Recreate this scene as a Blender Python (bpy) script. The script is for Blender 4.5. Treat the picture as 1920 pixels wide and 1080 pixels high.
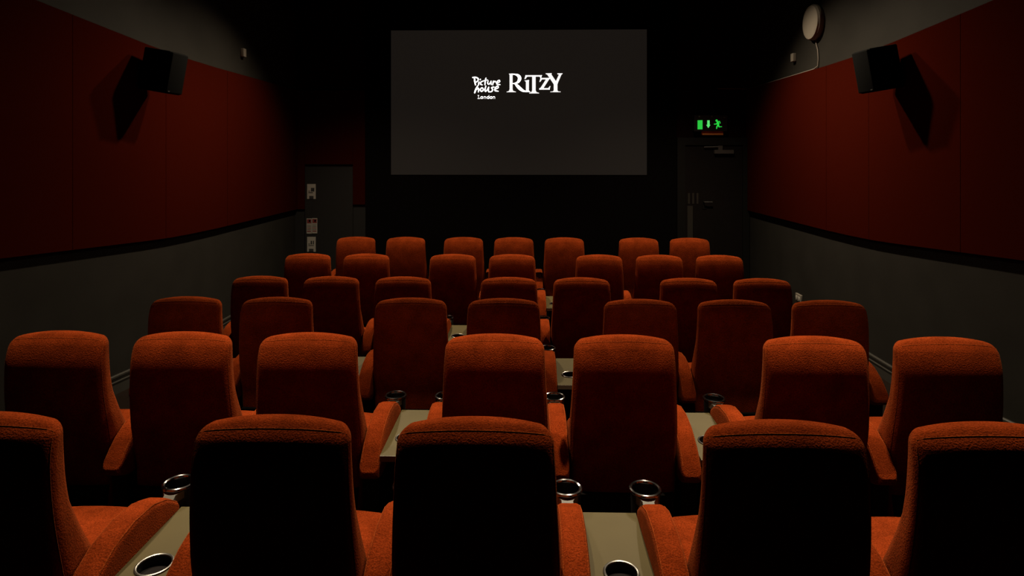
import bpy, math, random
from mathutils import Vector, Matrix

for o in list(bpy.data.objects):
    bpy.data.objects.remove(o, do_unlink=True)
scene = bpy.context.scene
COL = scene.collection
random.seed(7)

# ------------------------------------------------------------------ camera
F_PX, YAW, Y_HOR, EYE = 1180.0, 0.024, 278.0, 2.12
cam_d = bpy.data.cameras.new('camera')
cam = bpy.data.objects.new('camera', cam_d)
COL.objects.link(cam)
cam.location = (0, 0, EYE)
cam.rotation_euler = (math.pi / 2, 0, YAW)
cam_d.sensor_width = 36.0
cam_d.lens = F_PX / 1920 * 36
cam_d.shift_y = -(540 - Y_HOR) / 1920
cam_d.clip_start = 0.05
scene.camera = cam

# ------------------------------------------------------------------ world, view
w = bpy.data.worlds.new('dark_auditorium')
scene.world = w
w.use_nodes = True
w.node_tree.nodes['Background'].inputs[0].default_value = (0.0, 0.0, 0.0, 1)
w.node_tree.nodes['Background'].inputs[1].default_value = 0.0
scene.view_settings.view_transform = 'Standard'
scene.view_settings.look = 'None'
scene.view_settings.exposure = 0.0
scene.view_settings.gamma = 1.0
scene.view_settings.use_curve_mapping = False

# ceiling downlights of the room: (x, y, watts)
CEIL = 4.36
LAMPS = [  # x, y, watts, tilt back (deg), cone (deg), blend
    (-1.95, 7.25, 480, 13, 132, 0.9), (1.90, 7.25, 570, 13, 132, 0.9),
    (-1.95, 6.35, 210, 24, 124, 0.8), (1.90, 6.35, 250, 24, 124, 0.8),
    (-2.05, 3.10, 480, 6, 54, 1.0), (-0.70, 3.10, 480, 6, 54, 1.0), (0.70, 3.10, 510, 6, 54, 1.0), (2.00, 3.10, 540, 6, 54, 1.0)]
LAMP_COL = (1.0, 0.80, 0.56)

# room
XL, XR, Y_BACK, Y_FRONT = -3.45, 3.25, -2.4, 9.30
FLAT_Z, RAMP, RAMP_Y = 0.025, 0.078, 5.68


def floor_z(y):
    return FLAT_Z + max(0.0, RAMP_Y - y) * RAMP


# ------------------------------------------------------------------ pixel helpers
def front_pt(px, py, Y):
    a = math.atan((px - 960) / F_PX) - YAW
    X = Y * math.tan(a)
    d = -X * math.sin(YAW) + Y * math.cos(YAW)
    return Vector((X, Y, EYE - (py - Y_HOR) * d / F_PX))


def wall_pt(px, py, X):
    a = math.atan((px - 960) / F_PX) - YAW
    Y = X / math.tan(a)
    d = -X * math.sin(YAW) + Y * math.cos(YAW)
    return Vector((X, Y, EYE - (py - Y_HOR) * d / F_PX))


# ------------------------------------------------------------------ materials
MATS = {}


def mat(name, base, rough=0.6, metal=0.0, noise=None, bump=None, sheen=None,
        emit=None, spec=0.5):
    m = bpy.data.materials.new(name)
    m.use_nodes = True
    nt = m.node_tree
    b = nt.nodes['Principled BSDF']
    b.inputs['Base Color'].default_value = (*base, 1)
    b.inputs['Roughness'].default_value = rough
    b.inputs['Metallic'].default_value = metal
    b.inputs['Specular IOR Level'].default_value = spec
    tc = nt.nodes.new('ShaderNodeTexCoord')
    if noise:
        for_scale, amt, detail = noise
        n = nt.nodes.new('ShaderNodeTexNoise')
        n.inputs['Scale'].default_value = for_scale
        n.inputs['Detail'].default_value = detail
        nt.links.new(tc.outputs['Object'], n.inputs['Vector'])
        mr = nt.nodes.new('ShaderNodeMapRange')
        mr.inputs['From Min'].default_value = 0.3
        mr.inputs['From Max'].default_value = 0.7
        mr.inputs['To Min'].default_value = 1 - amt
        mr.inputs['To Max'].default_value = 1 + amt
        nt.links.new(n.outputs['Fac'], mr.inputs['Value'])
        mx = nt.nodes.new('ShaderNodeVectorMath')
        mx.operation = 'SCALE'
        mx.inputs[0].default_value = base
        nt.links.new(mr.outputs[0], mx.inputs['Scale'])
        nt.links.new(mx.outputs[0], b.inputs['Base Color'])
    if bump:
        sc, st, dist = bump
        n2 = nt.nodes.new('ShaderNodeTexNoise')
        n2.inputs['Scale'].default_value = sc
        n2.inputs['Detail'].default_value = 3
        nt.links.new(tc.outputs['Object'], n2.inputs['Vector'])
        bp = nt.nodes.new('ShaderNodeBump')
        bp.inputs['Strength'].default_value = st
        bp.inputs['Distance'].default_value = dist
        nt.links.new(n2.outputs['Fac'], bp.inputs['Height'])
        nt.links.new(bp.outputs[0], b.inputs['Normal'])
    if sheen:
        b.inputs['Sheen Weight'].default_value = sheen[0]
        b.inputs['Sheen Roughness'].default_value = sheen[1]
        b.inputs['Sheen Tint'].default_value = (*sheen[2], 1)
    if emit:
        b.inputs['Emission Color'].default_value = (*emit[0], 1)
        b.inputs['Emission Strength'].default_value = emit[1]
    MATS[name] = m
    return m


def velvet(name, base, tint):
    """plush pile: brushed blotches, a fine fleck and a sheen"""
    m = bpy.data.materials.new(name)
    m.use_nodes = True
    nt = m.node_tree
    N, L = nt.nodes.new, nt.links.new
    b = nt.nodes['Principled BSDF']
    b.inputs['Roughness'].default_value = 1.0
    b.inputs['Specular IOR Level'].default_value = 0.0
    b.inputs['Sheen Weight'].default_value = 0.09
    b.inputs['Sheen Roughness'].default_value = 0.45
    b.inputs['Sheen Tint'].default_value = (*tint, 1)
    tc = N('ShaderNodeTexCoord')
    oi = N('ShaderNodeObjectInfo')
    off = N('ShaderNodeVectorMath'); off.operation = 'SCALE'
    off.inputs[0].default_value = (13.0, 7.0, 29.0)
    L(oi.outputs['Random'], off.inputs['Scale'])
    add = N('ShaderNodeVectorMath'); add.operation = 'ADD'
    L(tc.outputs['Object'], add.inputs[0]); L(off.outputs[0], add.inputs[1])
    n1 = N('ShaderNodeTexNoise'); n1.inputs['Scale'].default_value = 9.0
    n1.inputs['Detail'].default_value = 4; n1.inputs['Roughness'].default_value = 0.6
    L(add.outputs[0], n1.inputs['Vector'])
    n2 = N('ShaderNodeTexNoise'); n2.inputs['Scale'].default_value = 185.0
    n2.inputs['Detail'].default_value = 2
    L(add.outputs[0], n2.inputs['Vector'])
    m1 = N('ShaderNodeMapRange'); m1.inputs['From Min'].default_value = 0.3; m1.inputs['From Max'].default_value = 0.7
    m1.inputs['To Min'].default_value = 0.72; m1.inputs['To Max'].default_value = 1.22
    L(n1.outputs['Fac'], m1.inputs['Value'])
    m2 = N('ShaderNodeMapRange'); m2.inputs['From Min'].default_value = 0.3; m2.inputs['From Max'].default_value = 0.7
    m2.inputs['To Min'].default_value = 0.66; m2.inputs['To Max'].default_value = 1.34
    L(n2.outputs['Fac'], m2.inputs['Value'])
    mu = N('ShaderNodeMath'); mu.operation = 'MULTIPLY'
    L(m1.outputs[0], mu.inputs[0]); L(m2.outputs[0], mu.inputs[1])
    sc = N('ShaderNodeVectorMath'); sc.operation = 'SCALE'
    sc.inputs[0].default_value = base
    L(mu.outputs[0], sc.inputs['Scale'])
    L(sc.outputs[0], b.inputs['Base Color'])
    bp = N('ShaderNodeBump'); bp.inputs['Strength'].default_value = 0.8; bp.inputs['Distance'].default_value = 0.004
    L(n2.outputs['Fac'], bp.inputs['Height'])
    L(bp.outputs[0], b.inputs['Normal'])
    MATS[name] = m
    return m


velvet('velvet', (0.172, 0.0245, 0.0047), (1.0, 0.34, 0.13))
velvet('velvet_thread', (0.22, 0.04, 0.008), (1.0, 0.5, 0.25))
mat('grey_paint', (0.0185, 0.0172, 0.0148), 0.75, noise=(3.0, 0.10, 3), bump=(60, 0.15, 0.002), spec=0.05)
mat('dark_grey_paint', (0.0032, 0.003, 0.0027), 0.7)
mat('skirting_paint', (0.038, 0.036, 0.031), 0.35)
mat('red_fabric', (0.0275, 0.0028, 0.001), 1.0, noise=(160, 0.10, 2), bump=(420, 0.3, 0.001), spec=0.0)
mat('dark_red_fabric', (0.007, 0.0007, 0.0005), 0.95, noise=(120, 0.1, 2), spec=0.1)
mat('shadow_strip', (0.006, 0.003, 0.003), 0.9, spec=0.1)  # near-black colour standing in for the shade below the fabric panels
mat('black_masking', (0.0035, 0.003, 0.003), 1.0, spec=0.0, bump=(90, 0.2, 0.002))
mat('carpet', (0.011, 0.007, 0.005), 1.0, noise=(180, 0.35, 3), bump=(300, 0.6, 0.004), spec=0.05)
mat('ceiling_black', (0.010, 0.010, 0.010), 0.95, spec=0.1)
mat('black_plastic', (0.006, 0.006, 0.006), 0.45)
mat('speaker_black', (0.0018, 0.0018, 0.0018), 0.9, noise=(200, 0.3, 2), spec=0.03)
mat('base_black', (0.006, 0.004, 0.004), 0.8, spec=0.2)
mat('laminate', (0.074, 0.06, 0.024), 0.6, noise=(4, 0.06, 2), spec=0.15)
mat('laminate_edge', (0.18, 0.165, 0.12), 0.4)
mat('chrome', (0.27, 0.27, 0.27), 0.15, metal=1.0)
mat('dull_chrome', (0.20, 0.20, 0.19), 0.35, metal=1.0)
mat('bracket_grey', (0.1, 0.1, 0.083), 0.4)
mat('cup_black', (0.004, 0.004, 0.004), 0.5)
mat('white_plastic', (0.2, 0.18, 0.15), 0.35)
mat('white_cable', (0.16, 0.14, 0.12), 0.5)
mat('paper_white', (0.3, 0.285, 0.25), 0.7)
mat('ink_black', (0.02, 0.02, 0.02), 0.8)
mat('ink_red', (0.14, 0.015, 0.015), 0.8)
mat('ink_grey', (0.09, 0.08, 0.07), 0.8)
mat('door_brown', (0.0045, 0.0028, 0.0024), 0.7, noise=(6, 0.15, 3), spec=0.15)
mat('frame_grey', (0.004, 0.0037, 0.003), 0.6, spec=0.2)
mat('closer_metal', (0.05, 0.045, 0.042), 0.5)
mat('plate_metal', (0.022, 0.019, 0.015), 0.5)
mat('amber_strip', (0.5, 0.16, 0.03), 0.6)
mat('screen', (0.012, 0.011, 0.01), 0.9, noise=(700, 0.05, 2), emit=((0.0085, 0.0067, 0.0053), 1.0), spec=0.1)  # faint emission replaces projector light falling on the sheet
mat('projected_white', (0.8, 0.8, 0.8), 0.9, emit=((1, 0.98, 0.96), 1.0), spec=0.0)
mat('exit_green', (0.02, 0.2, 0.04), 0.5, emit=((0.02, 0.55, 0.05), 1.0))
mat('exit_green_pale', (0.1, 0.3, 0.1), 0.5, emit=((0.10, 0.75, 0.16), 1.0))
mat('lamp_glow', (1, 1, 1), 0.5, emit=((1, 0.85, 0.65), 6.0))
mat('lamp_trim', (0.05, 0.05, 0.05), 0.5)


# ------------------------------------------------------------------ mesh helpers
class MB:
    def __init__(self):
        self.v, self.f = [], []

    def add(self, vs, fs):
        n = len(self.v)
        self.v += [tuple(p) for p in vs]
        self.f += [tuple(i + n for i in q) for q in fs]
        return self

    def box(self, x0, x1, y0, y1, z0, z1):
        vs = [(x0, y0, z0), (x1, y0, z0), (x1, y1, z0), (x0, y1, z0),
              (x0, y0, z1), (x1, y0, z1), (x1, y1, z1), (x0, y1, z1)]
        fs = [(0, 3, 2, 1), (4, 5, 6, 7), (0, 1, 5, 4), (1, 2, 6, 5), (2, 3, 7, 6), (3, 0, 4, 7)]
        return self.add(vs, fs)

    def rbox(self, cx, cy, cz, hx, hy, hz, r, n=(2, 2, 2), k=3, fn=None):
        """rounded box, optional deform fn(x,y,z)"""
        def axis(h, m):
            i = h - r
            inner = [-i + 2 * i * j / m for j in range(m + 1)] if m else [0]
            e = [r * math.tan(math.pi / 4 * j / k) for j in range(1, k + 1)]
            return [(-i, -q) for q in reversed(e)] + [(p, 0) for p in inner] + [(i, q) for q in e]
        A = [axis(hx, n[0]), axis(hy, n[1]), axis(hz, n[2])]
        S = [len(a) for a in A]
        idx, vs, fs = {}, [], []

        def vert(i, j, l):
            key = (i, j, l)
            if key not in idx:
                q = [A[0][i], A[1][j], A[2][l]]
                o = Vector((q[0][1], q[1][1], q[2][1]))
                if o.length > 0:
                    o = o.normalized() * r
                p = Vector((q[0][0], q[1][0], q[2][0])) + o
                p = Vector((p.x + cx, p.y + cy, p.z + cz))
                if fn:
                    p = Vector(fn(p.x, p.y, p.z))
                idx[key] = len(vs)
                vs.append(p)
            return idx[key]
        for a in range(3):
            b, c = (a + 1) % 3, (a + 2) % 3
            for side in (0, S[a] - 1):
                for i in range(S[b] - 1):
                    for j in range(S[c] - 1):
                        q = []
                        for (di, dj) in ((0, 0), (1, 0), (1, 1), (0, 1)):
                            t = [0, 0, 0]
                            t[a] = side; t[b] = i + di; t[c] = j + dj
                            q.append(vert(*t))
                        fs.append(tuple(q) if side else tuple(reversed(q)))
        return self.add(vs, fs)

    def tube(self, pts, r, n=6, cap=True):
        pts = [Vector(p) for p in pts]
        vs, fs = [], []
        prev = None
        for i, p in enumerate(pts):
            t = (pts[min(i + 1, len(pts) - 1)] - pts[max(i - 1, 0)]).normalized()
            if prev is None:
                a = t.cross(Vector((0, 0, 1)))
                if a.length < 1e-3:
                    a = t.cross(Vector((1, 0, 0)))
            else:
                a = prev - t * prev.dot(t)
            a.normalize(); prev = a
            b = t.cross(a)
            for j in range(n):
                q = 2 * math.pi * j / n
                vs.append(p + (a * math.cos(q) + b * math.sin(q)) * r)
        m = len(pts)
        for i in range(m - 1):
            for j in range(n):
                j2 = (j + 1) % n
                fs.append((i * n + j, i * n + j2, (i + 1) * n + j2, (i + 1) * n + j))
        if cap:
            fs.append(tuple(reversed(range(n))))
            fs.append(tuple((m - 1) * n + j for j in range(n)))
        return self.add(vs, fs)

    def lathe(self, prof, c, n=24, closed=False):
        """revolve (r,z) profile about vertical axis at c"""
        vs, fs = [], []
        m = len(prof)
        for (r, z) in prof:
            for j in range(n):
                q = 2 * math.pi * j / n
                vs.append((c[0] + r * math.cos(q), c[1] + r * math.sin(q), c[2] + z))
        for i in range(m if closed else m - 1):
            i2 = (i + 1) % m
            for j in range(n):
                j2 = (j + 1) % n
                fs.append((i * n + j, i * n + j2, i2 * n + j2, i2 * n + j))
        return self.add(vs, fs)

    def torus(self, c, R, r, n=28, k=8):
        prof = [(R + r * math.cos(2 * math.pi * j / k), r * math.sin(2 * math.pi * j / k)) for j in range(k)]
        return self.lathe(prof, c, n, closed=True)

    def prism(self, poly, y0, y1, axis='y'):
        """poly in (a,b); extruded. axis 'y': (x,z); 'x': (y,z); 'z': (x,y)"""
        n = len(poly)
        def P(q, t):
            if axis == 'y': return (q[0], t, q[1])
            if axis == 'x': return (t, q[0], q[1])
            return (q[0], q[1], t)
        vs = [P(q, y0) for q in poly] + [P(q, y1) for q in poly]
        fs = [tuple(range(n)), tuple(reversed(range(n, 2 * n)))]
        for i in range(n):
            j = (i + 1) % n
            fs.append((i, i + n, j + n, j))
        return self.add(vs, fs)

    def mesh(self, name, m, smooth=True, angle=40):
        me = bpy.data.meshes.new(name)
        me.from_pydata(self.v, [], self.f)
        me.validate()
        import bmesh
        bm = bmesh.new(); bm.from_mesh(me)
        bmesh.ops.recalc_face_normals(bm, faces=bm.faces)
        if smooth:
            lim = math.radians(angle)
            for f_ in bm.faces:
                f_.smooth = True
            for e in bm.edges:
                if len(e.link_faces) == 2 and e.calc_face_angle(0) > lim:
                    e.smooth = False
        bm.to_mesh(me); bm.free()
        me.materials.append(MATS[m])
        return me

    def build(self, name, m, parent=None, smooth=True, loc=None, rot=None):
        o = bpy.data.objects.new(name, self.mesh(name, m, smooth))
        COL.objects.link(o)
        if loc is not None:
            o.location = loc
        if rot is not None:
            o.rotation_euler = rot
        if parent:
            o.parent = parent
        return o


def tag(o, label=None, cat=None, group=None, kind=None):
    if label: o['label'] = label
    if cat: o['category'] = cat
    if group: o['group'] = group
    if kind: o['kind'] = kind
    return o


def empty(name, loc=(0, 0, 0), rot=(0, 0, 0)):
    o = bpy.data.objects.new(name, None)
    o.empty_display_size = 0.1
    o.location = loc
    o.rotation_euler = rot
    COL.objects.link(o)
    return o


def copy_tree(o, parent=None):
    c = o.copy()
    COL.objects.link(c)
    c.parent = parent
    for ch in list(o.children):
        copy_tree(ch, c)
    return c


def lerp(tab, x):
    if x <= tab[0][0]:
        a, b = tab[0], tab[1]
    elif x >= tab[-1][0]:
        a, b = tab[-2], tab[-1]
        if x > b[0]:
            return b[1]
    else:
        for a, b in zip(tab, tab[1:]):
            if a[0] <= x <= b[0]:
                break
    if x < tab[0][0]:
        return tab[0][1]
    return a[1] + (b[1] - a[1]) * (x - a[0]) / (b[0] - a[0])


# ------------------------------------------------------------------ setting
def structure(name, mb, m, parent=None, label=None, smooth=False):
    o = mb.build(name, m, parent, smooth=smooth)
    if not parent:
        o['kind'] = 'structure'
        if label: o['label'] = label
    return o


mb = MB()
ys = [Y_BACK - 0.15, 0.0, RAMP_Y, Y_FRONT + 0.15]
prof = [(y, floor_z(y)) for y in ys] + [(ys[-1], -0.3), (ys[0], -0.3)]
mb.prism(prof, XL - 0.15, XR + 0.15, 'x')
structure('floor', mb, 'carpet', label='dark brown carpeted floor ramping down towards the screen')

ZT = CEIL + 0.12
wl = structure('wall_left', MB().box(XL - 0.15, XL, Y_BACK - 0.15, Y_FRONT + 0.15, -0.3, ZT), 'grey_paint',
               label='grey side wall with red fabric panels beside the notices')
wr = structure('wall_right', MB().box(XR, XR + 0.15, Y_BACK - 0.15, Y_FRONT + 0.15, -0.3, ZT), 'grey_paint',
               label='grey side wall with red fabric panels beside the exit door')
structure('wall_back', MB().box(XL, XR, Y_BACK - 0.15, Y_BACK, -0.3, ZT), 'grey_paint',
          label='plain grey wall behind the last row')
structure('ceiling', MB().box(XL, XR, Y_BACK, Y_FRONT, CEIL, ZT), 'ceiling_black',
          label='flat black ceiling with recessed downlights')

# front wall, with real openings kept simple: grey flush door on the left, exit door on the right
wf = structure('wall_front', MB().box(XL, XR, Y_FRONT, Y_FRONT + 0.15, -0.3, ZT), 'dark_red_fabric',
               label='dark wall around the cinema screen')

# red fabric panels: bottom edge follows the rake of the floor, then runs level
HB = [(-2.6, 0.21), (4.10, 0.722), (4.67, 0.765), (5.60, 0.834), (5.95, 0.855), (6.35, 0.869), (6.84, 0.880), (9.35, 0.905)]
PH = 1.765


def pan_bot(y): return EYE - lerp(HB, y)
def pan_top(y): return pan_bot(y) + PH


def side_panels(wall, X, s, seams):
    knots = [4.10, 4.67, 5.60, 5.95, 6.35, 6.84]
    for a, b in zip(seams, seams[1:]):
        yy = [a + 0.0025] + [k for k in knots if a + 0.02 < k < b - 0.02] + [b - 0.0025]
        mb = MB()
        pts = [(y, pan_bot(y)) for y in yy] + [(y, pan_top(y)) for y in reversed(yy)]
        mb.prism(pts, X, X + s * 0.042, 'x')
        mb.build('fabric_panel', 'red_fabric', wall, smooth=False)
    yy = [seams[0]] + [k for k in knots if seams[0] < k] + [seams[-1]]
    mb = MB()
    pts = [(y, pan_bot(y) - 0.022) for y in yy] + [(y, pan_bot(y) - 0.001) for y in reversed(yy)]
    mb.prism(pts, X, X + s * 0.014, 'x')
    mb.build('shadow_strip', 'shadow_strip', wall, smooth=False)  # thin dark strip imitating the shadow under the panel edge


side_panels(wl, XL, 1, [-2.4, -0.22, 1.0, 2.2, 3.42, 4.64, 5.86, 7.08, 8.30, Y_FRONT])
side_panels(wr, XR, -1, [-2.4, -0.26, 0.99, 2.24, 3.49, 4.74, 5.99, 6.83, 8.07, Y_FRONT])


def baseboard(name, X, s, label):
    prof = [(0.0, -0.03), (0.018, -0.03), (0.018, 0.092), (0.024, 0.098), (0.024, 0.104), (0.010, 0.108), (0.010, 0.132),
            (0.022, 0.138), (0.022, 0.152), (0.012, 0.158), (0.0, 0.158)]
    ys = [Y_BACK, 0, RAMP_Y, Y_FRONT]
    n = len(prof)
    vs = [(X + s * p, y, floor_z(y) + z) for y in ys for (p, z) in prof]
    fs = []
    for i in range(len(ys) - 1):
        for j in range(n):
            j2 = (j + 1) % n
            fs.append((i * n + j, i * n + j2, (i + 1) * n + j2, (i + 1) * n + j))
    fs += [tuple(range(n)), tuple(reversed(range((len(ys) - 1) * n, len(ys) * n)))]
    o = MB().add(vs, fs).build(name, 'skirting_paint', smooth=False)
    tag(o, label, kind='structure')


baseboard('baseboard_left', XL, 1, 'grey moulded skirting board under the wall beside the notices')
baseboard('baseboard_right', XR, -1, 'grey moulded skirting board under the wall with the white disc')

# front wall, left part: red panels wrapping round the corner, grey flush door
YF = Y_FRONT
pc = front_pt(573, 308, YF); pd = front_pt(663, 383, YF); pe = front_pt(686, 383, YF)
xa, xb, xc = pc.x, pd.x, pe.x
zb, zt = pan_bot(YF), pan_top(YF)
zdoor = pc.z
for (x0, x1, z0, z1) in ((XL + 0.044, xa, zb, zt), (xa + 0.003, xb - 0.003, zdoor, zt), (xb, xc - 0.003, pd.z, zt)):
    MB().box(x0, x1, YF - 0.04, YF, z0, z1).build('fabric_panel', 'red_fabric', wf, smooth=False)
MB().box(xa, xb, YF - 0.02, YF, zdoor - 0.035, zdoor - 0.002).build('shadow_strip', 'shadow_strip', wf, smooth=False)  # same painted shade strip, carried on along the front wall
MB().box(xb, xc, YF - 0.02, YF, pd.z - 0.035, pd.z - 0.002).build('shadow_strip', 'shadow_strip', wf, smooth=False)
MB().box(xb, xc - 0.003, YF - 0.015, YF, 0, pd.z - 0.035).build('grey_lining', 'dark_grey_paint', wf, smooth=False)
MB().box(XL, xa, YF - 0.015, YF, 0, zb).build('grey_lining', 'dark_grey_paint', wf, smooth=False)
d1 = MB().box(xa + 0.004, xb - 0.004, YF - 0.035, YF, FLAT_Z + 0.01, zdoor - 0.037).build('door_1', 'dark_grey_paint', smooth=False)
tag(d1, 'flat grey cupboard door carrying white notices beside the screen', kind='structure')

# black masking round the screen, flat screen
s0 = front_pt(733, 57, YF - 0.06); s1 = front_pt(1213, 328, YF - 0.06)
m0 = front_pt(686, 0, YF - 0.03); m1 = front_pt(1268, 0, YF - 0.03)
SX0, SX1, SZ1, SZ0 = s0.x, s1.x, s0.z, s1.z
scr = empty('cinema_screen', ((m0.x + m1.x) / 2, YF - 0.02, FLAT_Z))
tag(scr, 'cinema screen showing white lettering, set in black masking cloth', 'screen')


def child_of(o, parent):
    """parent a world-space built object, keeping it in place"""
    o.parent = parent
    o.matrix_parent_inverse = Matrix.Translation(Vector(parent.location)).inverted() @ Matrix.Identity(4)
    return o


def rel(mb, parent, name, m, smooth=False):
    """build world-coordinate mesh as a child of an unrotated empty"""
    L = parent.location
    mb.v = [(v[0] - L[0], v[1] - L[1], v[2] - L[2]) for v in mb.v]
    return mb.build(name, m, parent, smooth=smooth)


yb0, yb1 = YF - 0.05, YF - 0.002
for (nm, x0, x1, z0, z1) in (('masking_side', m0.x, SX0, FLAT_Z, CEIL - 0.01), ('masking_side', SX1, m1.x, FLAT_Z, CEIL - 0.01),
                             ('masking_bottom', SX0, SX1, FLAT_Z, SZ0), ('masking_top', SX0, SX1, SZ1, CEIL - 0.01)):
    rel(MB().box(x0, x1, yb0, yb1, z0, z1), scr, nm, 'black_masking')
rel(MB().box(SX0 - 0.02, SX1 + 0.02, YF - 0.055, YF - 0.05, SZ0 - 0.012, SZ0), scr, 'masking_edge', 'black_masking')
sheet = rel(MB().box(SX0, SX1, YF - 0.053, YF - 0.01, SZ0, SZ1), scr, 'screen_sheet', 'screen')

# projected lettering: drawn in the zoomed pixel grid of the photograph's lettering, laid on the screen
MPX = (SX1 - SX0) / 480.0


def uv(u, v):
    return (SX0 + (860 - 733 + u / 8.727) * MPX, SZ1 - (120 - 57 + v / 8.727) * MPX)


def letter_mesh(polys, name):
    mb = MB()
    for q in polys:
        mb.prism([uv(*p) for p in q], YF - 0.0575, YF - 0.0535, 'y')
    L = scr.location
    mb.v = [(v[0] - L[0], v[1] - L[1], v[2] - L[2]) for v in mb.v]
    o = mb.build(name, 'projected_white', sheet, smooth=False)
    return o


def stroke(pts):
    """variable-width brush stroke as quads: pts (u,v,width)"""
    out = []
    P = []
    for i, p in enumerate(pts):
        a = pts[max(i - 1, 0)]; b = pts[min(i + 1, len(pts) - 1)]
        t = Vector((b[0] - a[0], b[1] - a[1]))
        t = t.normalized() if t.length else Vector((1, 0))
        n = Vector((-t.y, t.x)) * p[2] / 2
        P.append(((p[0] + n.x, p[1] + n.y), (p[0] - n.x, p[1] - n.y)))
    for a, b in zip(P, P[1:]):
        out.append([a[0], b[0], b[1], a[1]])
    for p in pts:
        r = p[2] / 2
        out.append([(p[0] + r * math.cos(q * math.pi / 4), p[1] + r * math.sin(q * math.pi / 4)) for q in range(8)])
    return out


def smooth_stroke(pts, n=5):
    """Catmull-Rom through (u,v,width)"""
    out = []
    m = len(pts)
    for i in range(m - 1):
        p0, p1, p2, p3 = pts[max(i - 1, 0)], pts[i], pts[i + 1], pts[min(i + 2, m - 1)]
        for j in range(n):
            t = j / n
            out.append(tuple(0.5 * ((2 * p1[k]) + (-p0[k] + p2[k]) * t + (2 * p0[k] - 5 * p1[k] + 4 * p2[k] - p3[k]) * t * t
                                    + (-p0[k] + 3 * p1[k] - 3 * p2[k] + p3[k]) * t ** 3) for k in range(3)))
    out.append(pts[-1])
    return stroke(out)


G = {}
G['R'] = [[(832, 166), (893, 166), (893, 420), (902, 448), (948, 462), (948, 470), (795, 470), (795, 462), (832, 450), (843, 420), (843, 190)]] \
    + smooth_stroke([(875, 176, 18), (930, 178, 20), (985, 200, 44), (1008, 248, 56), (980, 304, 38), (930, 326, 18), (890, 330, 12)]) \
    + smooth_stroke([(925, 322, 14), (965, 362, 44), (1015, 412, 52), (1065, 447, 36), (1110, 458, 20), (1180, 464, 8)])
G['i'] = [[(1110, 285), (1160, 272), (1160, 440), (1180, 465), (1105, 465), (1110, 440)], [(1085, 280), (1160, 270), (1160, 290), (1112, 302)]]
G['T'] = [[(1103, 192), (1372, 192), (1366, 217), (1112, 217)], [(1103, 192), (1135, 214), (1102, 256), (1086, 254)],
          [(1335, 212), (1372, 192), (1360, 244), (1346, 240)],
          [(1212, 205), (1270, 205), (1270, 440), (1284, 470), (1325, 481), (1325, 491), (1165, 491), (1165, 481), (1198, 470), (1212, 440)]]
G['z'] = [[(1348, 237), (1505, 237), (1490, 262), (1360, 262)], [(1348, 237), (1375, 260), (1346, 302), (1330, 302)],
          [(1440, 258), (1505, 238), (1395, 410), (1330, 428)], [(1330, 404), (1490, 404), (1498, 430), (1328, 430)],
          [(1472, 410), (1497, 430), (1513, 372), (1500, 370)]]
G['Y'] = [[(1455, 178), (1522, 174), (1628, 330), (1565, 342)], [(1432, 163), (1532, 160), (1532, 177), (1440, 180)],
          [(1652, 178), (1694, 178), (1627, 335), (1588, 316)], [(1622, 163), (1712, 163), (1702, 180), (1630, 182)],
          [(1565, 322), (1626, 322), (1626, 440), (1640, 458), (1678, 462), (1678, 471), (1510, 471), (1510, 462), (1552, 458), (1565, 440)]]
brush = {
    'P': [[(268, 238, 20), (272, 290, 24), (284, 352, 18)], [(236, 228, 18), (290, 226, 20), (330, 250, 20), (318, 286, 18), (272, 318, 14)]],
    'i': [[(344, 300, 16), (336, 330, 20), (334, 354, 14)], [(366, 256, 16), (362, 266, 14)]],
    'c': [[(408, 288, 16), (376, 302, 18), (368, 336, 20), (398, 350, 14)]],
    't': [[(456, 236, 16), (444, 290, 22), (438, 350, 16)], [(410, 284, 12), (485, 268, 12)]],
    'u': [[(492, 282, 14), (484, 322, 20), (508, 338, 16), (540, 290, 14)], [(540, 285, 14), (536, 320, 18), (544, 348, 12)]],
    'r': [[(578, 284, 14), (570, 320, 20), (566, 352, 14)], [(572, 318, 12), (602, 290, 16), (614, 304, 14)]],
    'e': [[(634, 322, 12), (682, 298, 14), (672, 274, 14), (640, 296, 18), (636, 336, 20), (690, 346, 12)]],
    'h': [[(322, 362, 18), (292, 420, 26), (270, 480, 22)], [(296, 430, 14), (328, 404, 20), (336, 432, 22), (330, 468, 14)]],
    'o': [[(390, 396, 16), (364, 424, 20), (380, 456, 18), (410, 436, 18), (404, 404, 16), (384, 396, 14)]],
    'v': [[(456, 366, 16), (438, 430, 24), (456, 454, 18), (498, 392, 14)], [(502, 384, 16), (494, 430, 22), (504, 468, 14)]],
    's': [[(590, 384, 16), (548, 396, 18), (566, 426, 20), (548, 458, 18), (514, 464, 14)]],
    'x': [[(606, 424, 14), (656, 396, 16), (648, 368, 16), (612, 396, 20), (606, 442, 22), (660, 454, 14)]]}
polys = []
for k_ in brush:
    for st in brush[k_]:
        polys += smooth_stroke(st)
letter_mesh(polys, 'projected_brush_lettering')
polys = []
for k_ in G:
    polys += G[k_]
letter_mesh(polys, 'projected_serif_lettering')
# small serif word under the brush lettering
W = 8.5
polys = []
polys += [[(318, 518), (346, 518), (346, 524), (318, 524)], [(327, 518), (337, 518), (337, 577), (327, 577)],
          [(316, 571), (360, 571), (360, 577), (316, 577)], [(354, 556), (360, 556), (360, 577), (354, 577)]]


def ring(cx, cy, rx, ry, w_):
    return smooth_stroke([(cx + rx * math.cos(q * math.pi / 5), cy + ry * math.sin(q * math.pi / 5), w_) for q in range(11)], 2)


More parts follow.
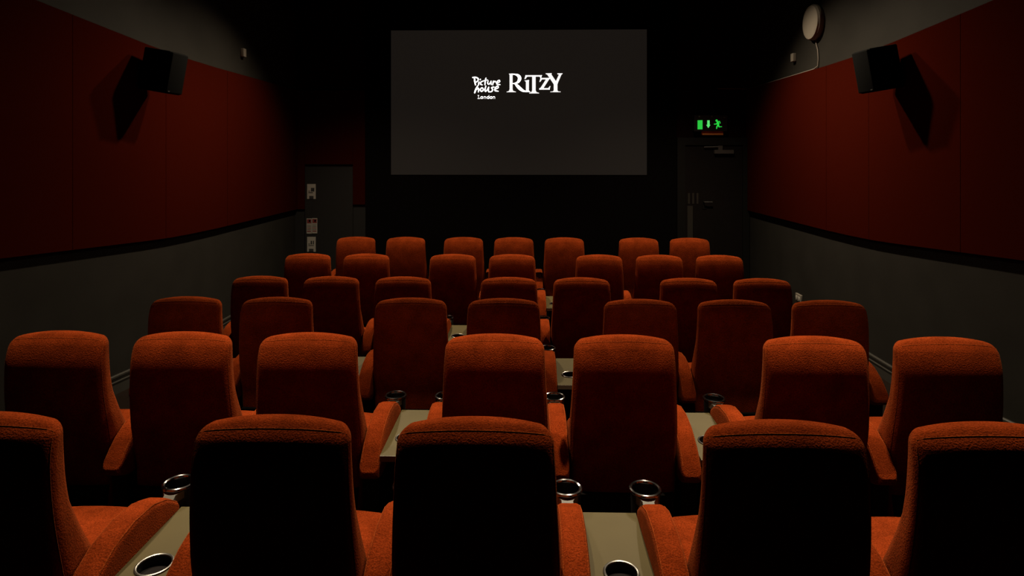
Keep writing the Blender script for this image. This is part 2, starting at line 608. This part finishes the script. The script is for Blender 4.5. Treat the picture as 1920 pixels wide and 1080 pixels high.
def small_n(x):
    return [[(x, 538), (x + 12, 536), (x + 12, 572), (x + 18, 577), (x - 3, 577), (x + 3, 572), (x + 3, 543), (x - 3, 541)],
            [(x + 31, 548), (x + 40, 548), (x + 40, 572), (x + 46, 577), (x + 25, 577), (x + 31, 572)]] \
        + smooth_stroke([(x + 10, 548, 5), (x + 22, 540, 9), (x + 35, 550, 9)])


polys += ring(388, 557, 17, 17, 9) + small_n(418)
polys += ring(490, 557, 15, 17, 9) + [[(500, 520), (510, 516), (510, 572), (516, 577), (501, 577), (501, 525), (494, 523)]]
polys += ring(540, 557, 17, 17, 9) + small_n(566)
letter_mesh(polys, 'projected_small_word')

# ------------------------------------------------------------------ exit door on the right of the screen
dp0 = front_pt(1284, 272, YF - 0.03); dp1 = front_pt(1392, 272, YF - 0.03)
fp0 = front_pt(1270, 258, YF - 0.05); fp1 = front_pt(1405, 258, YF - 0.05)
DX0, DX1, DZ = dp0.x, dp1.x, dp0.z
FX0, FX1, FZ = fp0.x, min(fp1.x, XR - 0.004), fp0.z
door = MB().box(DX0 + 0.004, DX1 - 0.004, YF - 0.035, YF - 0.002, FLAT_Z + 0.008, DZ - 0.004).build('door_2', 'door_brown', smooth=False)
tag(door, 'dark brown exit door under the green running man sign', kind='structure')
fr = MB().box(FX0, DX0, YF - 0.055, YF, FLAT_Z, FZ).box(DX1, FX1, YF - 0.055, YF, FLAT_Z, FZ).box(DX0, DX1, YF - 0.055, YF, DZ, FZ)
tag(fr.build('trim_1', 'frame_grey', smooth=False), 'dark grey architrave around the exit door', kind='structure')


def pf(px, py, off):
    return front_pt(px, py, YF - off)


def pbox(mb, x0, y0, x1, y1, o0, o1):
    a, b = pf(x0, y0, o1), pf(x1, y1, o1)
    return mb.box(a.x, b.x, YF - o1, YF - o0, b.z, a.z)


pbox(MB(), 1340, 281, 1376, 288, 0.035, 0.085).build('door_closer', 'closer_metal', door, smooth=False)
a, b, c = pf(1350, 280, 0.06), pf(1352, 275, 0.07), pf(1320, 276, 0.06)
MB().tube([a, b, c], 0.010).build('closer_arm', 'closer_metal', door)
pbox(MB(), 1347, 273, 1355, 282, 0.035, 0.08).build('closer_bracket', 'closer_metal', door, smooth=False)
h0, h1 = pf(1321, 379, 0.09), pf(1336, 379, 0.09)
MB().tube([h0 + Vector((0, 0.055, 0)), h0, h1], 0.010).build('door_handle', 'plate_metal', door)
pbox(MB(), 1317, 368, 1325, 392, 0.035, 0.042).build('handle_plate', 'door_brown', door, smooth=False)
pbox(MB(), 1289, 386, 1299, 520, 0.035, 0.040).build('edge_plate', 'plate_metal', door, smooth=False)
for x_ in (1290, 1298, 1306):
    pbox(MB(), x_, 362, x_ + 3.5, 382, 0.035, 0.037).build('pale_mark', 'plate_metal', door, smooth=False)  # small upright marks, paler than the door

ex = empty('exit_sign', pf(1335, 248, 0.05))
tag(ex, 'green glowing running man exit sign above the dark door', 'exit sign')
mbx = MB()
a, b = pf(1302, 216, 0.11), pf(1364, 246, 0.11)
rel(MB().box(a.x, b.x, YF - 0.10, YF - 0.002, b.z, a.z), ex, 'housing', 'black_plastic')


def ex_poly(polys, name, m):
    mb = MB()
    for q in polys:
        mb.prism([((p := front_pt(1290 + u / 16, 200 + v / 16, YF - 0.105)).x, p.z) for (u, v) in q], YF - 0.106, YF - 0.1, 'y')
    return rel(mb, ex, name, m)


ex_poly([[(290, 410), (435, 405), (435, 680), (290, 680)]], 'door_symbol', 'exit_green')
ex_poly([[(580, 410), (650, 410), (650, 545), (672, 545), (610, 640), (550, 545), (580, 545)]], 'arrow_symbol', 'exit_green_pale')
man = [[(860 + 34 * math.cos(q * math.pi / 5), 418 + 34 * math.sin(q * math.pi / 5)) for q in range(10)]]
man += stroke([(885, 455, 50), (905, 500, 62), (905, 560, 56)])
man += stroke([(900, 470, 30), (850, 520, 30), (790, 525, 26)])
man += stroke([(905, 450, 26), (945, 440, 26), (968, 495, 20)])
man += stroke([(905, 560, 40), (870, 595, 34), (860, 655, 26)])
man += stroke([(915, 560, 44), (935, 605, 30), (1010, 600, 20)])
ex_poly(man, 'running_man_symbol', 'exit_green')
for (px_, py_) in ((1312, 219), (1335.5, 218.5), (1358.5, 220.5)):
    p = pf(px_, py_, 0.11)
    rel(MB().rbox(p.x, YF - 0.103, p.z, 0.014, 0.008, 0.012, 0.006, (1, 1, 1), 2), ex, 'fixing_screw', 'dull_chrome', True)
a, b = pf(1317, 248, 0.07), pf(1356, 253, 0.07)
rel(MB().box(a.x, b.x, YF - 0.07, YF - 0.002, b.z, pf(1317, 246, 0.11).z), ex, 'mounting_block', 'amber_strip')

# ------------------------------------------------------------------ notices on the grey cupboard door
YD = YF - 0.0352


def notice(px0, py0, px1, py1, marks, label, name='notice'):
    a, b = front_pt(px0, py0, YD), front_pt(px1, py1, YD)
    e = empty(name, ((a.x + b.x) / 2, YD, b.z))
    tag(e, label, 'sign')
    rel(MB().box(a.x, b.x, YD - 0.004, YD, b.z, a.z), e, 'board', 'paper_white')
    for (u0, v0, u1, v1, m) in marks:
        mb = MB().box(a.x + (b.x - a.x) * u0, a.x + (b.x - a.x) * u1, YD - 0.0055, YD - 0.004,
                      a.z + (b.z - a.z) * v1, a.z + (b.z - a.z) * v0)
        rel(mb, e, 'printed_mark', m)
    return e


notice(576, 345, 592, 373, [(.45, .26, .85, .50, 'ink_black'), (.15, .46, .35, .50, 'ink_black'), (.15, .55, .68, .60, 'ink_black'), (.25, .80, .75, 1.0, 'ink_black')],
       'white notice with solid black square, topmost on the grey door')
fire = [(.08, .05, .92, .32, 'ink_red'), (.45, .10, .75, .24, 'ink_black'), (.10, .42, .85, .46, 'ink_grey'), (.10, .52, .85, .56, 'ink_grey'),
        (.10, .62, .85, .66, 'ink_red'), (.10, .72, .85, .76, 'ink_grey'), (.10, .82, .85, .88, 'ink_red')]
notice(575, 409.5, 584.6, 438, fire, 'red and white fire notice nearer the red panelled side wall')
notice(585.2, 409, 595, 437.5, fire, 'red and white fire notice nearer the cinema screen')
notice(576, 444, 592, 472, [(.42, .26, .58, .50, 'ink_black'), (.68, .26, .80, .50, 'ink_black'), (.15, .46, .35, .50, 'ink_black'), (.15, .56, .80, .60, 'ink_black'), (.22, .80, .75, 1.0, 'ink_black')],
       'white notice with thin black bars, lowest on the grey door')

# ------------------------------------------------------------------ wall loudspeakers with brackets


def speaker(X, s, Yc, zc, label):
    """s: direction into the room (+1 for the left wall)"""
    e = empty('wall_speaker', (X + s * 0.042, Yc, zc - 0.15))
    tag(e, label, 'speaker', 'wall speakers above the seats')
    tilt = math.radians(10) * s
    # cabinet in local coordinates: x out from wall, tilted to look down
    R = Matrix.Rotation(tilt, 4, 'Y')
    Rz = Matrix.Rotation(math.radians(-6) * s, 4, 'Z')

    def place(mb):
        out = []
        for v in mb.v:
            p = Vector(v)
            p = R @ Rz @ Vector((p.x * s, p.y, p.z))
            out.append((p.x + s * 0.18, p.y, p.z + 0.15))
        mb.v = out
        return mb
    place(MB().rbox(0, 0, 0, 0.125, 0.115, 0.185, 0.012, (1, 1, 1), 2)).build('cabinet', 'speaker_black', e)
    place(MB().rbox(0.132, 0, 0, 0.014, 0.108, 0.178, 0.010, (1, 1, 1), 2)).build('grille', 'speaker_black', e)
    place(MB().rbox(0.148, -0.08, -0.165, 0.003, 0.012, 0.006, 0.002, (1, 1, 1), 1)).build('badge', 'dull_chrome', e)
    MB().rbox(s * 0.01, 0, 0.10, 0.010, 0.06, 0.10, 0.004, (1, 1, 1), 1).build('wall_plate', 'black_plastic', e)
    MB().tube([(s * 0.01, 0, 0.12), (s * 0.06, 0, 0.14), (s * 0.12, 0, 0.15)], 0.022).build('bracket_arm', 'black_plastic', e)
    return e


speaker(XL, 1, 5.50, 2.80, 'black box loudspeaker on red panel of wall beside the notices')
speaker(XR, -1, 5.50, 2.80, 'black box loudspeaker on red panel below the white disc wall')

# ------------------------------------------------------------------ small fittings on the side walls
p = wall_pt(1531, 42, XR)
disc = empty('wireless_disc', (XR, p.y, p.z))
tag(disc, 'round white plastic disc with cable on grey upper wall', 'wall disc')
RD = 0.20
prof = [(0.0, 0.0), (RD * 0.96, 0.0), (RD, 0.02), (RD, 0.05), (RD * 0.93, 0.075), (RD * 0.7, 0.085), (0.0, 0.088)]
mb = MB().lathe(prof, (0, 0, 0), 40)
mb.v = [(-v[2], v[0], v[1]) for v in mb.v]
mb.build('disc_body', 'white_plastic', disc)
mb = MB().torus((0, 0, 0.052), RD * 0.985, 0.004, 40, 6)
mb.v = [(-v[2], v[0], v[1]) for v in mb.v]
mb.build('disc_seam', 'white_cable', disc)
pts = []
for (px_, py_) in ((1530, 66), (1530, 82), (1533, 94), (1534, 110), (1533, 124), (1528, 130)):
    q = wall_pt(px_, py_, XR - 0.012)
    pts.append(Vector((XR - 0.010, q.y, q.z)))
pts[-1] = Vector((XR - 0.022, pts[-1].y, pan_top(pts[-1].y) + 0.010))
for y_ in (7.6, 8.0, 8.4, 8.8, 9.2):
    if y_ > pts[-1].y + 0.1:
        pts.append(Vector((XR - 0.022, y_, pan_top(y_) + 0.008)))
pts.append(Vector((XR - 0.022, YF - 0.012, pan_top(YF) + 0.008)))
q = front_pt(1345, 166, YF - 0.012)
pts.append(Vector((q.x, YF - 0.012, q.z)))
cb = MB().tube(pts, 0.0065, 6).build('wall_cable', 'white_cable')
tag(cb, 'thin white cable running from the disc along the red panel top', 'cable')

for (px_, py_, X, s, lab) in ((1491, 108, XR, -1, 'small white sensor box on grey wall beside the white disc'),
                              (453, 99, XL, 1, 'small white sensor box on grey wall across from the disc')):
    q = wall_pt(px_, py_, X)
    e = empty('sensor_box', (X, q.y, q.z - 0.05))
    tag(e, lab, 'sensor', 'small white sensors high on the side walls')
    MB().rbox(s * 0.022, 0, 0.05, 0.022, 0.035, 0.05, 0.006, (1, 1, 1), 2).build('sensor_case', 'white_plastic', e)
    MB().rbox(s * 0.020, 0, -0.004, 0.012, 0.02, 0.008, 0.003, (1, 1, 1), 1).build('sensor_lens', 'ink_black', e)

q = wall_pt(1500, 556, XR)
e = empty('wall_socket', (XR, q.y, q.z - 0.06))
tag(e, 'white wall socket low on the grey wall below red panels', 'socket')
MB().rbox(-0.012, 0, 0.045, 0.012, 0.075, 0.045, 0.005, (1, 1, 1), 2).build('socket_plate', 'white_plastic', e)
for y_ in (-0.035, 0.035):
    MB().rbox(-0.026, y_, 0.04, 0.004, 0.022, 0.022, 0.003, (1, 1, 1), 1).build('plug', 'paper_white', e)

# ------------------------------------------------------------------ seats
SEAT_H = 1.0
WTAB = [(0.04, 0.252), (0.30, 0.266), (0.55, 0.266), (0.70, 0.259), (0.85, 0.252), (0.97, 0.245), (1.0, 0.243)]
TTAB = [(0.04, 0.26), (0.36, 0.26), (0.46, 0.225), (0.58, 0.165), (0.70, 0.118), (0.80, 0.105), (1.0, 0.100)]
BW, BT, BZ0, BZ1 = 0.25, 0.10, 0.04, 0.972


def back_def(x, y, z):
    # x in +-BW, y in +-BT/2, z absolute
    u = x / BW
    v = (y + BT / 2) / BT            # 0 rear .. 1 front
    wdt = lerp(WTAB, z)
    t = lerp(TTAB, z)
    crown = max(0.0, min(1.0, (z - 0.86) / 0.11))
    X = u * wdt * (1 - 0.10 * max(0, v) * (0.4 + 0.6 * min(1, max(0, (z - 0.45) / 0.3))))
    # rear face in profile: rolls forward at the top edge, leans under towards the floor
    zz = z - 0.845
    yr = 2.30 * zz * zz if zz > 0 else 0.26 * min(-zz, 0.5) ** 2
    Yv = yr * (1 - v) + v * t
    Yv -= 0.014 * (1 - u * u) * (1 - v)             # slight bulge of the rear face
    Yv += 0.030 * (1 - min(1, abs(u)) ** 2) * v * 0.6
    Z = z + crown * 0.028 * (1 - min(1, abs(u)) ** 2.2) * (0.35 + 0.65 * math.sin(math.pi * min(1, max(0, v * 0.8 + 0.1))))
    return (X, Yv, Z)


def make_back_mesh():
    mb = MB()
    hz = (BZ1 - BZ0) / 2
    mb.rbox(0, 0, (BZ0 + BZ1) / 2, BW, BT / 2, hz, 0.036, (16, 2, 26), 4, back_def)
    return mb


def back_edge_path():
    r = 0.036
    hx, hy, hz = BW - r, BT / 2 - r, (BZ1 - BZ0) / 2 - r
    zc = (BZ0 + BZ1) / 2
    pts = []
    d = r / math.sqrt(2)
    for i in range(16):
        z = 0.40 + (zc + hz - 0.40) * i / 15
        pts.append((-hx - d, -hy - d, z))
    d3 = r / math.sqrt(3)
    pts.append((-hx - d3, -hy - d3, zc + hz + d3))
    for i in range(0, 17):
        pts.append((-hx + 2 * hx * i / 16, -hy - d, zc + hz + d))
    pts.append((hx + d3, -hy - d3, zc + hz + d3))
    for i in range(16):
        z = 0.40 + (zc + hz - 0.40) * (15 - i) / 15
        pts.append((hx + d, -hy - d, z))
    return [back_def(*p) for p in pts]


AZT = [(-0.03, 0.375), (0.0, 0.425), (0.06, 0.485), (0.15, 0.535), (0.25, 0.555), (0.36, 0.550), (0.44, 0.522), (0.50, 0.482), (0.53, 0.450)]
AZB = [(-0.03, 0.350), (0.0, 0.325), (0.06, 0.305), (0.15, 0.300), (0.53, 0.300)]
AW, AY0, AY1 = 0.0455, -0.03, 0.53


def arm_def(x, y, z):
    t = (z + 0.1) / 0.2
    zb_, zt_ = lerp(AZB, y), lerp(AZT, y)
    bow = 1 + 0.04 * math.sin(math.pi * max(0, min(1, t)))
    return (x * bow, y, zb_ + (zt_ - zb_) * t)


def make_arm_mesh():
    return MB().rbox(0, (AY0 + AY1) / 2, 0, AW, (AY1 - AY0) / 2, 0.1, 0.022, (3, 16, 4), 3, arm_def)


def arm_seam(sx):
    r = 0.022
    d = r / math.sqrt(2)
    pts = []
    for i in range(15):
        y = AY0 + r + (AY1 - AY0 - 2 * r) * i / 14
        pts.append(arm_def(sx * (AW - r + d), y, 0.1 - r + d))
    pts.append(arm_def(sx * (AW - r + r / 1.732), AY1 - r + r / 1.732, 0.1 - r + r / 1.732))
    return pts


def cush_def(x, y, z):
    u = x / 0.245
    v = (y - 0.10) / 0.52
    if z > 0.33:
        z += 0.018 * (1 - u * u) + 0.012 * math.sin(math.pi * min(1, max(0, v))) - 0.01 * v
    return (x, y, z)


def make_base_mesh(slope):
    mb = MB()
    y0, y1 = 0.06, 0.56
    vs = []
    for (x, y) in ((-0.22, y0), (0.22, y0), (0.22, y1), (-0.22, y1)):
        vs.append((x, y, -slope * (y - 0.3)))
    for (x, y) in ((-0.24, y0 - 0.03), (0.24, y0 - 0.03), (0.24, y1 + 0.03), (-0.24, y1 + 0.03)):
        vs.append((x, y, 0.25))
    fs = [(0, 3, 2, 1), (4, 5, 6, 7), (0, 1, 5, 4), (1, 2, 6, 5), (2, 3, 7, 6), (3, 0, 4, 7)]
    return mb.add(vs, fs)


def make_support_mesh(slope):
    pts = [(0.06, -slope * (0.06 - 0.3)), (0.48, -slope * (0.48 - 0.3)), (0.50, 0.31), (0.03, 0.33)]
    return MB().prism(pts, -0.036, 0.036, 'x')


ME = {}
ME['back'] = make_back_mesh().mesh('backrest', 'velvet', angle=70)
ME['back_seam'] = MB().tube(back_edge_path(), 0.0017, 5).mesh('seam', 'velvet_thread')
ME['cushion'] = MB().rbox(0, 0.36, 0.30, 0.245, 0.26, 0.095, 0.05, (6, 6, 2), 4, cush_def).mesh('seat_cushion', 'velvet', angle=70)
ME['arm'] = make_arm_mesh().mesh('armrest', 'velvet', angle=70)
ME['arm_seam'] = MB().tube(arm_seam(-1), 0.0022, 5).tube(arm_seam(1), 0.0022, 5).mesh('seam', 'velvet_thread')
for nm, sl in (('flat', 0.0), ('ramp', RAMP)):
    ME['base_' + nm] = make_base_mesh(sl).mesh('seat_base', 'base_black', smooth=False)
    ME['support_' + nm] = make_support_mesh(sl).mesh('arm_support', 'base_black', smooth=False)
CY, CZ = 0.596, 0.492
ME['ring'] = MB().torus((0, CY, CZ), 0.056, 0.0075, 32, 8).mesh('cup_ring', 'chrome')
ME['cup'] = MB().lathe([(0.053, 0.0), (0.050, -0.09), (0.0, -0.092), (0.0, -0.098), (0.054, -0.096), (0.0565, -0.004)], (0, CY, CZ), 28).mesh('cup_well', 'cup_black')
# flared bracket between arm and ring
bw = [(-0.022, 0.500, 0.462), (0.022, 0.500, 0.462), (0.022, 0.530, 0.480), (0.042, 0.556, 0.488), (-0.042, 0.556, 0.488), (-0.022, 0.530, 0.480)]
vs = bw + [(x, y, z - 0.03) for (x, y, z) in bw]
n6 = 6
ME['bracket'] = MB().add(vs, [(0, 1, 2, 5), (5, 2, 3, 4), (6, 11, 8, 7), (11, 10, 9, 8)] + [(i, (i + 1) % 6, (i + 1) % 6 + 6, i + 6) for i in range(6)]).mesh('cup_bracket', 'bracket_grey', smooth=False)


def inst(name, me, parent, loc=(0, 0, 0)):
    o = bpy.data.objects.new(name, me)
    COL.objects.link(o)
    o.parent = parent
    o.location = loc
    return o


def add_arm(seat, x, kind):
    a = inst('armrest', ME['arm'], seat, (x, 0, 0))
    inst('seam', ME['arm_seam'], a)
    inst('cup_ring', ME['ring'], a)
    inst('cup_well', ME['cup'], a)
    inst('cup_bracket', ME['bracket'], a)
    inst('arm_support', ME['support_' + kind], seat, (x, 0, 0))


ORD = ['', 'first', 'second', 'third', 'fourth', 'fifth', 'sixth', 'seventh']
P = 0.62
xsB = [-2.302, -1.682, -0.776, -0.156, 0.748, 1.368, 1.988]
xsC = [-2.302, -1.682, -1.062, -0.156, 0.464, 1.368, 1.988]
ROWS = [  # y of the rear face, height of the seat tops below the eye, seat x, group index, kind
    (7.711, 1.100, [-2.118, -1.498, -0.783, -0.163, 0.457, 1.366, 1.986], [0, 0, 1, 1, 1, 2, 2], 'flat'),
    (6.522, 1.110, xsB, [0, 0, 1, 1, 2, 2, 2], 'flat'),
    (5.335, 1.107, xsC, [0, 0, 0, 1, 1, 2, 2], 'ramp'),
    (4.154, 1.008, xsB, [0, 0, 1, 1, 2, 2, 2], 'ramp'),
    (2.993, 0.905, xsC, [0, 0, 0, 1, 1, 2, 2], 'ramp'),
    (1.869, 0.832, [-1.69, -0.777, -0.157, 0.770, 1.390], [0, 1, 1, 2, 2], 'ramp'),
]
TABLE_Z = 0.440


def table_mesh(hw):
    """top with a round hole"""
    y0, y1 = 0.0, 0.525
    hc, hr, n = (0.0, 0.185), 0.052, 32
    mb = MB()
    ang = sorted(set([2 * math.pi * j / n for j in range(n)] +
                     [math.atan2(y - hc[1], x) % (2 * math.pi) for x in (-hw, hw) for y in (y0, y1)]))
    inn, out = [], []
    for a in ang:
        ca, sa = math.cos(a), math.sin(a)
        t = 1e9
        if abs(ca) > 1e-9: t = min(t, hw / abs(ca))
        if sa > 1e-9: t = min(t, (y1 - hc[1]) / sa)
        if sa < -1e-9: t = min(t, (hc[1] - y0) / -sa)
        inn.append((hc[0] + hr * ca, hc[1] + hr * sa))
        out.append((hc[0] + t * ca, hc[1] + t * sa))
    m = len(ang)
    zt_, zb_ = TABLE_Z, TABLE_Z - 0.028
    vs = [(x, y, zt_) for x, y in inn] + [(x, y, zt_) for x, y in out] + [(x, y, zb_) for x, y in inn] + [(x, y, zb_) for x, y in out]
    fs = []
    for i in range(m):
        j = (i + 1) % m
        fs += [(i, j, m + j, m + i), (2 * m + i, 3 * m + i, 3 * m + j, 2 * m + j), (m + i, m + j, 3 * m + j, 3 * m + i), (i, 2 * m + i, 2 * m + j, j)]
    return mb.add(vs, fs).mesh('table_top', 'laminate', smooth=False)


TM = {}


def make_table(x, y, z, hw, kind, label):
    key = round(hw, 3)
    if key not in TM:
        TM[key] = (table_mesh(hw), MB().box(-hw, hw, -0.004, 0.0, TABLE_Z - 0.028, TABLE_Z - 0.001).mesh('edge_strip', 'laminate_edge', smooth=False))
    e = empty('side_table', (x, y, z))
    tag(e, label, 'table', 'beige side tables between the seats')
    t = inst('table_top', TM[key][0], e)
    inst('edge_strip', TM[key][1], t)
    inst('cup_ring', ME['hole_ring'], t)
    inst('cup_well', ME['hole_cup'], t)
    inst('pedestal', ME['ped_' + kind], e)


ME['hole_ring'] = MB().torus((0, 0.185, TABLE_Z + 0.001), 0.055, 0.005, 32, 8).mesh('cup_ring', 'dull_chrome')
ME['hole_cup'] = MB().lathe([(0.052, 0.0), (0.050, -0.09), (0.0, -0.092), (0.0, -0.098), (0.0515, -0.096), (0.0525, -0.03)], (0, 0.185, TABLE_Z), 28).mesh('cup_well', 'cup_black')
for nm, sl in (('flat', 0.0), ('ramp', RAMP)):
    pts = [(0.16, -sl * (0.16 - 0.3)), (0.42, -sl * (0.42 - 0.3)), (0.42, TABLE_Z - 0.029), (0.08, TABLE_Z - 0.029)]
    ME['ped_' + nm] = MB().prism(pts, -0.06, 0.06, 'x').mesh('pedestal', 'base_black', smooth=False)

for ri, (ry, htop, xs, gi, kind) in enumerate(ROWS):
    z0 = EYE - htop - SEAT_H
    z0 = floor_z(ry + 0.3)
    dz = (EYE - htop - SEAT_H) - z0
    n = len(xs)
    for i, x in enumerate(xs):
        e = empty('cinema_armchair', (x, ry, z0))
        tag(e, 'orange velvet cinema armchair in %s row from screen, %s from wall with white disc' % (ORD[ri + 1], ORD[n - i]),
            'armchair', 'orange velvet cinema armchairs')
        bk = inst('backrest', ME['back'], e)
        bk.scale.z = (SEAT_H + dz) / SEAT_H
        inst('seam', ME['back_seam'], bk)
        inst('seat_cushion', ME['cushion'], e)
        inst('seat_base', ME['base_' + kind], e)
        if i == 0 or (gi[i - 1] != gi[i] and x - xs[i - 1] > P + 0.15):
            add_arm(e, -P / 2, kind)
        add_arm(e, P / 2, kind)
        if i + 1 < n and gi[i + 1] != gi[i]:
            gap = xs[i + 1] - x - P
            if gap > 0.2:
                make_table(x + (gap + P) / 2, ry, z0, gap / 2 - AW - 0.003, kind,
                           'beige side table in %s row from screen, beside %s seat from white disc wall' % (ORD[ri + 1], ORD[n - i]))

# ------------------------------------------------------------------ recessed ceiling downlights
for (lx, ly, pw, tilt, cone, blend) in LAMPS:
    e = empty('ceiling_downlight', (lx, ly, CEIL))
    tag(e, 'recessed round downlight in black ceiling above the %s' % ('back rows' if ly < 4 else 'front rows'), 'downlight', 'recessed ceiling downlights')
    MB().torus((0, 0, -0.004), 0.065, 0.012, 28, 8).build('trim_ring', 'lamp_trim', e)
    MB().lathe([(0.0, 0.0), (0.055, 0.0), (0.055, -0.004), (0.0, -0.004)], (0, 0, -0.001), 24).build('lens', 'lamp_glow', e)
    ld = bpy.data.lights.new('downlight_beam', 'SPOT')
    ld.energy = pw
    ld.color = LAMP_COL
    ld.spot_size = math.radians(cone)
    ld.spot_blend = blend
    ld.shadow_soft_size = 0.05
    lo = bpy.data.objects.new('downlight_beam', ld)
    COL.objects.link(lo)
    lo.parent = e
    lo.location = (0, 0, -0.03)
    lo.rotation_euler = (-math.radians(tilt), 0, 0)
